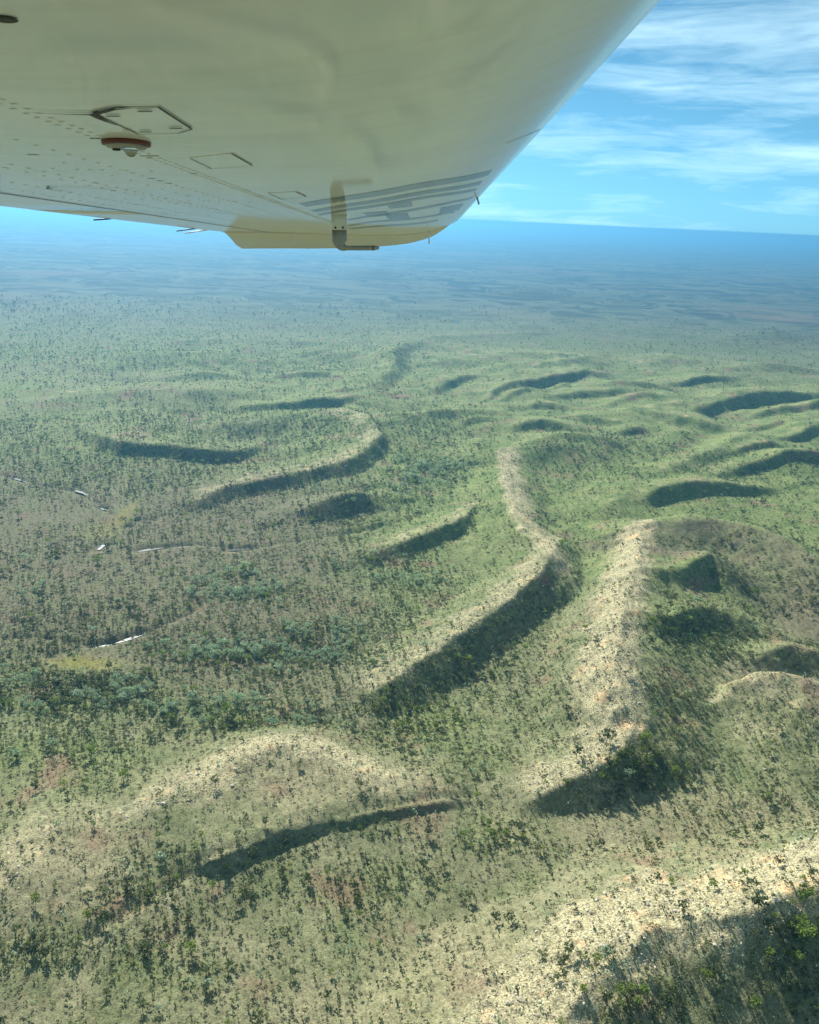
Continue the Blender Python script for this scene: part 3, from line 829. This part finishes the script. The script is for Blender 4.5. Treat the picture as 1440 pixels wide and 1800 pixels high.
# ------------------------------------------------------------------ trees that stand out one by one
def build_individuals():
    kinds = {}
    for i, (h, cr, nc, nl, lf, mi) in enumerate(spec):
        tr, cw = make_tree(400 + i, h, cr, nc + 2, nl + 6, lf * 0.85)
        a = mesh_obj('trunk', tr[0], tr[1], BARK, link=False).data
        b2 = mesh_obj('crown', cw[0], cw[1], LEAF[mi], link=False).data
        kinds[i] = (a, b2)
    for o in list(bpy.data.objects):
        if o.users_collection == () and o.name.split('.')[0] in ('trunk', 'crown'):
            bpy.data.objects.remove(o)
    places = [(80, 1730, 'on the olive grass in the bottom left corner'), (330, 1730, 'on the grassy slope left of the bottom middle'),
              (640, 1740, 'near the bare tan soil at the bottom middle'), (850, 1730, 'on the pale left flank of the lowest ridge'),
              (1080, 1580, 'on the stony top of the lowest ridge'), (1080, 1750, 'on the striped shadowy flank of the lowest ridge'),
              (1340, 1690, 'in the deep shade of the lowest ridge'), (1410, 1790, 'on lit ground in the bottom right corner'),
              (1370, 1480, 'on the stony crest by the right edge'), (890, 1480, 'in the green hollow above the lowest ridge'),
              (560, 1580, 'on the olive slope below the dark gully'), (500, 1480, 'in the dark gully at lower left'),
              (60, 1560, 'on the stony slope by the left edge'), (500, 1380, 'on the low dome above the dark gully'),
              (740, 1620, 'on the bare olive strip beside the lowest ridge'), (1080, 1440, 'on the olive flat under the bare crested ridge'),
              (1150, 1330, 'in the shade below the bare crested ridge'), (1360, 1330, 'on the olive slope under the tan hill'),
              (1380, 1220, 'on the tan hill by the right edge'), (700, 1290, 'in the valley between the two middle ridges'),
              (250, 1620, 'along the faint creek line at lower left'), (120, 1450, 'on the pale rise by the left edge'),
              (240, 1300, 'in the woodland left of the low dome'), (130, 1215, 'in the silvery thicket under the yellow clearing'),
              (470, 1150, 'in the silvery thicket left of the long ridge'), (410, 1025, 'in the upper silvery thicket on the plain'),
              (1250, 1130, 'on the wooded flank right of the bare crest'), (900, 1250, 'in the grassy valley right of the long ridge')]
    looks = ['dark olive', 'silvery green', 'bright green']
    groups = {}
    for i in IND:
        pl = min(places, key=lambda q: (q[0] - TPX[i]) ** 2 + (q[1] - TPY[i]) ** 2)[2]
        h = spec[TK[i]][0] * TS[i]
        look = ('tall ' if h > 8.0 else 'small ' if h < 6.2 else 'medium ') + looks[spec[TK[i]][5]]
        groups.setdefault((look, pl), []).append(i)
    nth = ['leftmost', 'second', 'third', 'fourth', 'fifth', 'sixth', 'seventh', 'eighth', 'ninth', 'tenth', 'eleventh', 'twelfth', 'thirteenth', 'fourteenth', 'fifteenth', 'sixteenth', 'seventeenth', 'eighteenth', 'nineteenth', 'twentieth', 'twenty-first', 'twenty-second', 'twenty-third', 'twenty-fourth', 'twenty-fifth', 'twenty-sixth', 'twenty-seventh', 'twenty-eighth']
    labels = {}
    for (look, pl), L in groups.items():
        L.sort(key=lambda i: TPX[i])
        for k, i in enumerate(L):
            if len(L) == 1:
                labels[i] = 'the only %s tree %s' % (look, pl)
            elif k == len(L) - 1:
                labels[i] = 'rightmost %s tree %s' % (look, pl)
            else:
                labels[i] = '%s %s tree %s' % (nth[k] if k == 0 else nth[min(k, 27)] + ' from left', look, pl)
    for i in IND:
        e = bpy.data.objects.new('savanna_tree', None)
        e.empty_display_size = 1.0
        C.objects.link(e)
        e.location = (TX[i], TY[i], TZ[i])
        e.rotation_euler = (0, 0, TR[i])
        e.scale = (TS[i],) * 3
        for nm, me in zip(('trunk', 'crown'), kinds[int(TK[i])]):
            c = bpy.data.objects.new(nm, me)
            C.objects.link(c)
            c.parent = e
        tag(e, labels[i], 'tree', 'nearest trees on the slopes below')
build_individuals()

# ------------------------------------------------------------------ the wing
# local axes: x towards the nose, y out along the span, z up; origin level with the eye
def nrm(v):
    return v / np.linalg.norm(v)
WS = nrm((748 - 720) * rc + (900 - 449) * uc + FPX * f_)
WU = nrm(rc - (rc @ WS) * WS)
WV = np.cross(WU, WS)
wing = bpy.data.objects.new('aircraft_wing', None)
C.objects.link(wing)
wing.matrix_world = Matrix(((WU[0], WS[0], WV[0], 0), (WU[1], WS[1], WV[1], 0), (WU[2], WS[2], WV[2], CAM_H), (0, 0, 0, 1)))
tag(wing, 'white underside of the high aircraft wing overhead', 'aircraft wing')

LOW = np.array([(-1.202, .133), (-.86, .127), (-.54, .118), (-.27, .113), (-.105, .117), (-.03, .125), (.04, .138), (.10, .156), (.15, .175), (.185, .194), (.2, .2085), (.208, .225)])
TOP = np.array([(.208, .225), (.205, .25), (.17, .285), (.08, .315), (-.1, .34), (-.4, .335), (-.8, .24), (-1.202, .138)])
def cr_spline(P, n):
    P = np.asarray(P); L = np.concatenate([[0], np.cumsum(np.linalg.norm(np.diff(P, axis=0), axis=1))])
    Q = np.concatenate([[2 * P[0] - P[1]], P, [2 * P[-1] - P[-2]]])
    tt = np.linspace(0, L[-1], n); res = []
    for t in tt:
        i = min(np.searchsorted(L, t, side='right') - 1, len(P) - 2)
        s = (t - L[i]) / (L[i + 1] - L[i])
        a, b2, c, d = Q[i], Q[i + 1], Q[i + 2], Q[i + 3]
        # chord-length tangents
        l0 = np.linalg.norm(b2 - a); l1 = np.linalg.norm(c - b2); l2 = np.linalg.norm(d - c)
        m1 = (c - b2) / l1 * 0.5 + (b2 - a) / l0 * 0.5; m2 = (c - b2) / l1 * 0.5 + (d - c) / l2 * 0.5
        h00, h10, h01, h11 = 2 * s**3 - 3 * s**2 + 1, s**3 - 2 * s**2 + s, -2 * s**3 + 3 * s**2, s**3 - s**2
        res.append(h00 * b2 + h10 * l1 * m1 + h01 * c + h11 * l1 * m2)
    return np.array(res)
LOWS = cr_spline(LOW, 90)
TOPS = cr_spline(TOP, 50)
def lowz(u):
    return np.interp(u, LOWS[:, 0], LOWS[:, 1])
S_IN, S_TIP = -0.35, 5.02

def paint_mat():
    mt, nt, o = new_mat('white_wing_paint')
    b = N(nt, 'ShaderNodeBsdfPrincipled')
    g = N(nt, 'ShaderNodeTexCoord')
    mp2 = N(nt, 'ShaderNodeMapping')
    mp2.inputs['Scale'].default_value = (0.8, 3.0, 1.0)
    nt.links.new(g.outputs['Object'], mp2.inputs[0])
    n1 = noise(nt, mp2.outputs[0], 1.5, 5.0, 0.6)
    n2 = noise(nt, g.outputs['Object'], 40.0, 3.0, 0.6)
    mp3 = N(nt, 'ShaderNodeMapping')
    mp3.inputs['Scale'].default_value = (1.2, 16.0, 1.0)         # oil and dust drawn out along the airflow
    nt.links.new(g.outputs['Object'], mp3.inputs[0])
    n3 = noise(nt, mp3.outputs[0], 2.2, 6.0, 0.68)
    c = mixc(nt, ramp(nt, n1, [(0.35, (0, 0, 0)), (0.7, (1, 1, 1))]), (0.76, 0.79, 0.86), (0.83, 0.86, 0.92))
    c = mixc(nt, ramp(nt, n2, [(0.62, (0, 0, 0)), (0.8, (0.25,) * 3)]), c, (0.5, 0.46, 0.38))
    c = mixc(nt, ramp(nt, n3, [(0.5, (0, 0, 0)), (0.78, (0.55,) * 3)]), c, (0.62, 0.62, 0.60))
    nt.links.new(c, b.inputs['Base Color'])
    b.inputs['Roughness'].default_value = 0.42
    b.inputs['Coat Weight'].default_value = 0.55
    b.inputs['Coat Roughness'].default_value = 0.06
    bp = N(nt, 'ShaderNodeBump', i_Strength=0.22, i_Distance=0.02)
    nt.links.new(noise(nt, mp2.outputs[0], 3.4, 2.5), bp.inputs['Height'])
    nt.links.new(bp.outputs[0], b.inputs['Normal'])
    nt.links.new(b.outputs[0], o.inputs[0])
    return mt
PAINT = paint_mat()
CREAM = None
def cap_mat():
    mt, nt, o = new_mat('cream_fibreglass')
    b = N(nt, 'ShaderNodeBsdfPrincipled')
    b.inputs['Roughness'].default_value = 0.45
    g = N(nt, 'ShaderNodeTexCoord')
    c = ramp(nt, noise(nt, g.outputs['Object'], 6.0, 4.0), [(0.3, (0.72, 0.71, 0.67)), (0.7, (0.78, 0.77, 0.73))])
    nt.links.new(c, b.inputs['Base Color'])
    t = N(nt, 'ShaderNodeBsdfTranslucent')
    nt.links.new(c, t.inputs['Color'])
    mx = N(nt, 'ShaderNodeMixShader'); mx.inputs[0].default_value = 0.05
    nt.links.new(b.outputs[0], mx.inputs[1]); nt.links.new(t.outputs[0], mx.inputs[2])
    nt.links.new(mx.outputs[0], o.inputs[0])
    return mt
CAP = cap_mat()
GRIME = plain('oily_grime', (0.03, 0.028, 0.024), 0.6, var=0.5, scale=60)
RUST = plain('brown_sealant', (0.22, 0.12, 0.06), 0.7, var=0.5, scale=60)
RIVET = plain('rivet_paint', (0.90, 0.90, 0.87), 0.3, coat=0.8)
STRIPE = plain('blue_grey_stripe', (0.11, 0.155, 0.20), 0.4, var=0.12, scale=12, coat=0.5)
METAL = plain('dull_aluminium', (0.36, 0.36, 0.35), 0.45, 0.5, scale=30)
REDP = plain('red_plastic', (0.15, 0.035, 0.025), 0.5, scale=30)
DARK = plain('black_rubber', (0.02, 0.02, 0.022), 0.6, scale=30)
WHITE = plain('white_plastic', (0.82, 0.82, 0.80), 0.4)
def glass_mat():
    mt, nt, o = new_mat('clear_lens')
    b = N(nt, 'ShaderNodeBsdfPrincipled')
    b.inputs['Base Color'].default_value = (0.9, 0.92, 0.92, 1)
    b.inputs['Roughness'].default_value = 0.03
    b.inputs['Transmission Weight'].default_value = 1.0
    b.inputs['IOR'].default_value = 1.45
    nt.links.new(b.outputs[0], o.inputs[0])
    return mt
GLASS = glass_mat()

def loft(name, rings, mat, parent, closed=True, smooth=True, caps=False):
    V, Fc = [], []
    k = len(rings[0])
    for rg in rings:
        V.extend(rg)
    for i in range(len(rings) - 1):
        for j in range(k if closed else k - 1):
            a, b2 = i * k + j, i * k + (j + 1) % k
            Fc.append((a, a + k, b2 + k, b2))
    if caps:
        Fc.append(tuple(range(k))); Fc.append(tuple(range((len(rings) - 1) * k, len(rings) * k))[::-1])
    return mesh_obj(name, V, Fc, mat, parent, smooth)

sec = np.concatenate([LOWS, TOPS[1:-1]])
AIL = -0.905           # hinge line of the flap and aileron
# main skin: the section forward of the hinge line
mainsec = np.concatenate([[(AIL, lowz(AIL))], LOWS[LOWS[:, 0] > AIL + 0.01], TOPS[1:][TOPS[1:, 0] > AIL + 0.01],
                          [(AIL, np.interp(AIL, TOPS[::-1, 0], TOPS[::-1, 1]))]])
ys = np.concatenate([np.linspace(S_IN, 1, 10), np.linspace(1, S_TIP, 24)[1:]])
skin = loft('wing_skin', [[(u, s, v) for u, v in mainsec] for s in ys], PAINT, wing, caps=True)
# trailing pieces: flap inboard, aileron outboard, each a closed wedge with a gap to the skin
def trailing(name, s0, s1):
    a = AIL - 0.006
    low = LOWS[LOWS[:, 0] < a - 0.005]
    up = TOPS[TOPS[:, 0] < a - 0.005]
    secT = np.concatenate([low, [(a, lowz(a))], [(a, np.interp(a, TOPS[::-1, 0], TOPS[::-1, 1]))], up[:-1]])
    return loft(name, [[(u, s, v) for u, v in secT] for s in np.linspace(s0, s1, 12)], PAINT, wing, caps=True)
trailing('flap', S_IN, 2.64)
trailing('aileron', 2.65, 4.98)

# drooped tip
def tip():
    us = np.linspace(-1.202, 0.200, 70)
    lw = lowz(us)
    tp = np.interp(us, TOPS[::-1, 0], TOPS[::-1, 1])
    dr = np.interp(us, [-1.202, -1.17, -1.14, -1.105, -0.7, -0.37, -0.1, 0.04, 0.12, 0.2], [0.0, 0.03, 0.068, 0.092, 0.083, 0.069, 0.048, 0.030, 0.014, 0.0])
    lefn = 1 - 0.05 * sstep(0.0, 0.2, us)          # the nose of the tip rounds back
    rings = []
    for s, k, mixt in ((5.03, 0, 0), (5.08, 0.06, 0), (5.13, 0.35, 0), (5.155, 0.75, 0), (5.165, 1.0, 0), (5.18, 1.0, 0), (5.21, 0.7, 0.1), (5.22, 0.3, 0.4), (5.17, 0, 0.8), (5.10, 0, 0.95), (5.03, 0, 1.0)):
        rings.append([(u * (1 - 0.20 * max(0, s - 5.05) / 0.15 * max(u, 0) / 0.2), s, (l - k * d) * (1 - mixt) + t * mixt) for u, l, d, t in zip(us, lw, dr, tp)])
    return loft('wing_tip', rings, CAP, wing, closed=False)
tip()

def strip(name, pts, width, mat, parent, off=0.0016, thick=0.0):
    """a ribbon lying on the underside along (u, s) points"""
    P = np.array(pts, float)
    L = np.concatenate([[0], np.cumsum(np.linalg.norm(np.diff(P, axis=0), axis=1))])
    n = max(len(P), int(L[-1] / 0.02) + 2)
    t = np.linspace(0, L[-1], n)
    Q = np.stack([np.interp(t, L, P[:, 0]), np.interp(t, L, P[:, 1])], -1)
    w = np.interp(t, L, width) if np.ndim(width) else np.full(n, width)
    T = np.gradient(Q, axis=0); T /= np.maximum(np.linalg.norm(T, axis=1)[:, None], 1e-9)
    Nn = np.stack([-T[:, 1], T[:, 0]], -1)
    A, B = Q + Nn * w[:, None] / 2, Q - Nn * w[:, None] / 2
    V = [(a[0], a[1], lowz(a[0]) - off) for a in A] + [(b2[0], b2[1], lowz(b2[0]) - off) for b2 in B]
    Fc = [(i, i + 1, n + i + 1, n + i) for i in range(n - 1)]
    return mesh_obj(name, V, Fc, mat, parent)

# blue grey stripes of the livery
def stripe(pts, ds):
    P = np.array(pts, float)
    us = np.linspace(P[0, 0], P[-1, 0], 24)
    s = cr_spline(P, 24); ss = np.interp(us, s[:, 0], s[:, 1])
    V = [(u, q - ds / 2, lowz(u) - 0.0004) for u, q in zip(us, ss)] + [(u, q + ds / 2, lowz(u) - 0.0004) for u, q in zip(us, ss)]
    return mesh_obj('stripe', V, [(i, i + 1, 25 + i, 24 + i) for i in range(23)], STRIPE, wing)
stripe([(-0.29, 2.053), (-0.134, 1.788), (-0.008, 1.691), (0.138, 1.898)], 0.128)
stripe([(-0.302, 2.338), (-0.152, 2.027), (-0.009, 1.889), (0.134, 2.136)], 0.105)
stripe([(-0.312, 2.539), (-0.166, 2.209), (-0.01, 2.05), (0.134, 2.349)], 0.090)
stripe([(-0.26, 2.903), (-0.102, 2.535), (0.017, 2.479), (0.148, 2.758)], 0.105)
stripe([(-0.31, 3.448), (-0.121, 3.027), (0.051, 3.133), (0.111, 3.386)], 0.135)
stripe([(-0.338, 3.857), (-0.14, 3.478), (0.051, 3.632)], 0.180)
stripe([(-0.095, 2.185), (-0.034, 2.20)], 0.240)
stripe([(-0.176, 2.575), (-0.108, 2.525)], 0.255)
stripe([(-0.123, 2.799), (-0.054, 2.778)], 0.360)
stripe([(0.047, 2.851), (0.127, 3.11)], 0.390)

# inspection panels
def panel(corners, gaps, grime, lip=0.0007):
    P = np.array(corners)
    c = P.mean(0)
    V = [(*(p), lowz(p[0]) - lip) for p in P] + [(*(c + (p - c) * 1.02), lowz(p[0]) - 0.0002) for p in P]
    n = len(P)
    o = mesh_obj('inspection_panel', V, [tuple(range(n))] + [(i, (i + 1) % n, n + (i + 1) % n, n + i) for i in range(n)], PAINT, wing)
    for i in range(n):
        if i in gaps:
            continue
        s = strip('panel_gap', [c + (P[i] - c) * 1.05, c + (P[(i + 1) % n] - c) * 1.05], grime, GRIME, wing, 0.0013)
        s.parent = o
    return o
p1 = panel([(-0.273, 0.744), (-0.247, 0.718), (-0.214, 0.718), (-0.219, 0.829), (-0.239, 0.854), (-0.276, 0.857)], (), 0.0022)
strip('grime_streak', [(-0.327, 0.73), (-0.300, 0.742), (-0.276, 0.744), (-0.262, 0.730), (-0.247, 0.716), (-0.236, 0.715)], [0.001, 0.002, 0.007, 0.006, 0.005, 0.001], GRIME, p1, 0.0016)
strip('grime_streak', [(-0.276, 0.742), (-0.279, 0.77), (-0.277, 0.80)], [0.008, 0.005, 0.001], GRIME, p1, 0.0017)
panel([(-0.283, 1.068), (-0.226, 1.03), (-0.228, 1.154), (-0.288, 1.189)], (0,), 0.0018)
panel([(-0.295, 1.65), (-0.241, 1.626), (-0.240, 1.748), (-0.299, 1.83)], (0,), 0.002)
def fasteners(pts, parent):
    for u, s in pts:
        strip('fastener', [(u - 0.006, s), (u + 0.006, s)], 0.005, GRIME, parent, 0.0018)
fasteners([(-0.262, 0.75), (-0.228, 0.728), (-0.230, 0.822), (-0.265, 0.842)], p1)
# oval cover near the flap hinge
ov = [(-0.65 + 0.075 * math.cos(a), 1.70 + 0.10 * math.sin(a)) for a in np.linspace(2.5, 5.6, 20)]
strip('cover_gap', ov, 0.004, GRIME, wing, 0.0018)
# drain hole at the inboard edge
def disc(name, u, s, r, mat, parent, h=0.004, squash=1.0, k=16):
    V = [(u + r * math.cos(2 * math.pi * i / k), s + squash * r * math.sin(2 * math.pi * i / k), lowz(u) - 0.0008) for i in range(k)]
    V += [(u + 0.8 * r * math.cos(2 * math.pi * i / k), s + 0.8 * squash * r * math.sin(2 * math.pi * i / k), lowz(u) - h) for i in range(k)]
    Fc = [(i, (i + 1) % k, k + (i + 1) % k, k + i) for i in range(k)] + [tuple(range(k, 2 * k))]
    return mesh_obj(name, V, Fc, mat, parent, False)
disc('drain_hole', -0.211, 0.462, 0.0062, GRIME, wing, 0.0012)
# seams
strip('hinge_gap', [(AIL + 0.001, S_IN), (AIL + 0.001, 4.98)], 0.010, DARK, wing, 0.0012)
strip('tip_seam', [(-1.19, 5.03), (-0.8, 5.03), (-0.3, 5.025), (0.1, 5.03), (0.19, 5.03)], [0.02, 0.016, 0.012, 0.012, 0.01], RUST, wing, 0.002)

# rows of rivets: domes joined into one part
def rivets():
    V, Fc = [], []
    DV, DF = [], []
    rs = np.random.default_rng(5)
    def dome(u, s, r):
        r *= 1.1; o0 = len(V); z = lowz(u)
        k = 6
        for i in range(k):
            V.append((u + r * math.cos(i * math.pi / 3), s + r * math.sin(i * math.pi / 3), z - 0.0002))
        V.append((u, s, z - 0.0003 - r * 0.22))
        for i in range(k):
            Fc.append((o0 + i, o0 + k, o0 + (i + 1) % k))
        if rs.random() < 0.13:                               # dirt caught on one side of the head
            d0 = len(DV); q = rs.uniform(1.2, 2.0)
            DV.extend([(u - q * r, s - r, z - 0.0004), (u + q * r, s - r, z - 0.0004), (u + q * r, s + 0.3 * r, z - 0.0004), (u - q * r, s + 0.3 * r, z - 0.0004)])
            DF.append((d0, d0 + 1, d0 + 2, d0 + 3))
    for u0_, u1_, s0, s1, ds, r in ((-0.322, -0.338, 0.55, 4.8, 0.022, 0.0030), (-0.334, -0.350, 0.55, 4.8, 0.022, 0.0030), (-0.425, -0.45, 0.7, 4.5, 0.045, 0.0034),
                                    (-0.565, -0.565, 0.9, 4.5, 0.05, 0.0038), (-0.60, -0.60, 0.9, 4.5, 0.06, 0.0036), (-0.733, -0.735, 1.2, 4.6, 0.05, 0.004), (-0.83, -0.85, 1.4, 4.8, 0.05, 0.004),
                                    (-0.47, -0.50, 0.8, 2.6, 0.09, 0.0034)):
        s = s0
        while s < s1:
            t = (s - s0) / (s1 - s0)
            dome(u0_ * (1 - t) + u1_ * t, s + rs.normal(0, 0.001), r)
            s += ds
    for s in (1.25, 1.95, 2.7, 3.6, 4.5):                   # ribs
        for u in np.arange(-0.88, -0.36, 0.035):
            dome(u, s, 0.0034)
    o = mesh_obj('rivet_rows', V, Fc, RIVET, wing, True)
    o['kind'] = 'stuff'
    o = mesh_obj('rivet_dirt', DV, DF, GRIME, wing)
    o['kind'] = 'stuff'
rivets()

# little red based lamp
def lamp():
    cu, cs = -0.312, 0.925
    z = lowz(cu)
    ring = lambda zz_, a, b2, ox=0.0: [(cu + ox + a * math.cos(t), cs + b2 * math.sin(t), zz_) for t in np.linspace(0, 2 * math.pi, 20, endpoint=False)]
    base = loft('lamp_base', [ring(z, 0.024, 0.03), ring(z - 0.0035, 0.024, 0.03), ring(z - 0.004, 0.022, 0.028)], REDP, wing, caps=True)
    loft('lamp_holder', [ring(z - 0.0041, 0.021, 0.027), ring(z - 0.0062, 0.019, 0.024), ring(z - 0.0068, 0.011, 0.014)], METAL, base, caps=True)
    k = []
    for a in np.linspace(0.05, math.pi / 2 - 0.05, 7):
        k.append(ring(z - 0.006 - 0.0090 * math.sin(a), 0.0074 * math.cos(a), 0.0074 * math.cos(a), 0.004))
    loft('lamp_lens', k, GLASS, base, caps=True)
    loft('lamp_socket', [ring(z - 0.0066, 0.004, 0.004, -0.011), ring(z - 0.0085, 0.004, 0.004, -0.011)], DARK, base, caps=True)
lamp()

# pitot tube on its mast
def pitot():
    u, s = -0.252, 2.53
    z = lowz(u)
    def foil(zz_, a, b2, du=0.0):
        return [(u + du + a * math.cos(t), s + b2 * math.sin(t), zz_) for t in np.linspace(0, 2 * math.pi, 18, endpoint=False)]
    mast = loft('pitot_mast', [foil(z + 0.002, 0.0225, 0.011), foil(z - 0.020, 0.0222, 0.0105), foil(z - 0.042, 0.0220, 0.010)], WHITE, wing, caps=True)
    for du in (-0.010, 0.012):
        loft('screw', [[(u + du + 0.003 * math.cos(t), s - 0.0112, z - 0.036 + 0.003 * math.sin(t)) for t in np.linspace(0, 6.283, 8, endpoint=False)],
                       [(u + du + 0.003 * math.cos(t), s - 0.0095, z - 0.036 + 0.003 * math.sin(t)) for t in np.linspace(0, 6.283, 8, endpoint=False)]], DARK, mast, caps=True)
    # bent tube: down, round the corner, forward
    path, rad = [], []
    for zz_ in (z - 0.042, z - 0.060, z - 0.072):
        path.append((0.0, zz_)); rad.append((0.0215, 0.0100))
    for a in np.linspace(0.25, math.pi / 2, 7):
        path.append((0.020 * (1 - math.cos(a)), z - 0.072 - 0.020 * math.sin(a))); q = 1 - a / (math.pi / 2)
        rad.append((0.0068 + 0.0147 * q, 0.0068 + 0.0032 * q))
    for x in (0.06, 0.095):
        path.append((x, z - 0.092)); rad.append((0.0068, 0.0068))
    for x, r in ((0.102, 0.0066), (0.112, 0.0046), (0.1165, 0.0022)):
        path.append((x, z - 0.092)); rad.append((r, r))
    path = np.array(path)
    T = np.gradient(path, axis=0); T /= np.linalg.norm(T, axis=1)[:, None]
    rings = []
    for p, t, (a, b2) in zip(path, T, rad):
        nx, nz = t[1], -t[0]
        rings.append([(u + p[0] - nx * a * math.cos(q), s + b2 * math.sin(q), p[1] - nz * a * math.cos(q)) for q in np.linspace(0, 2 * math.pi, 14, endpoint=False)])
    tb = loft('pitot_tube', rings, METAL, mast, caps=True)
    loft('tube_collar', [[(u + x, s + 0.0075 * math.sin(q), z - 0.092 + 0.0075 * math.cos(q)) for q in np.linspace(0, 2 * math.pi, 14, endpoint=False)] for x in (0.097, 0.100)], DARK, mast)
pitot()

def rod(name, p, q, r, mat, parent):
    p, q = Vector(p), Vector(q)
    d = (q - p).normalized()
    a = d.orthogonal().normalized(); b2 = d.cross(a)
    rings = [[tuple(c + a * r * math.cos(t) + b2 * r * math.sin(t)) for t in np.linspace(0, 2 * math.pi, 8, endpoint=False)] for c in (p, q)]
    return loft(name, rings, mat, parent, caps=True)
# static wicks off the trailing edge, tie-down hook, vent pin
rod('static_wick', (-1.20, 4.5, 0.134), (-1.30, 4.51, 0.122), 0.003, DARK, wing)
rod('static_wick', (-1.20, 4.75, 0.134), (-1.33, 4.77, 0.118), 0.0035, WHITE, wing)
rod('static_wick', (-1.20, 3.3, 0.134), (-1.27, 3.31, 0.130), 0.003, DARK, wing)
rod('tie_down_hook', (0.172, 2.96, 0.19), (0.180, 2.965, 0.165), 0.003, METAL, wing)
rod('vent_pin', (0.02, 4.9, 0.13), (0.02, 4.93, 0.065), 0.004, WHITE, wing)
strip('scratch', [(0.122, 1.362), (0.15, 1.375), (0.179, 1.414)], 0.0035, GRIME, wing, 0.001)
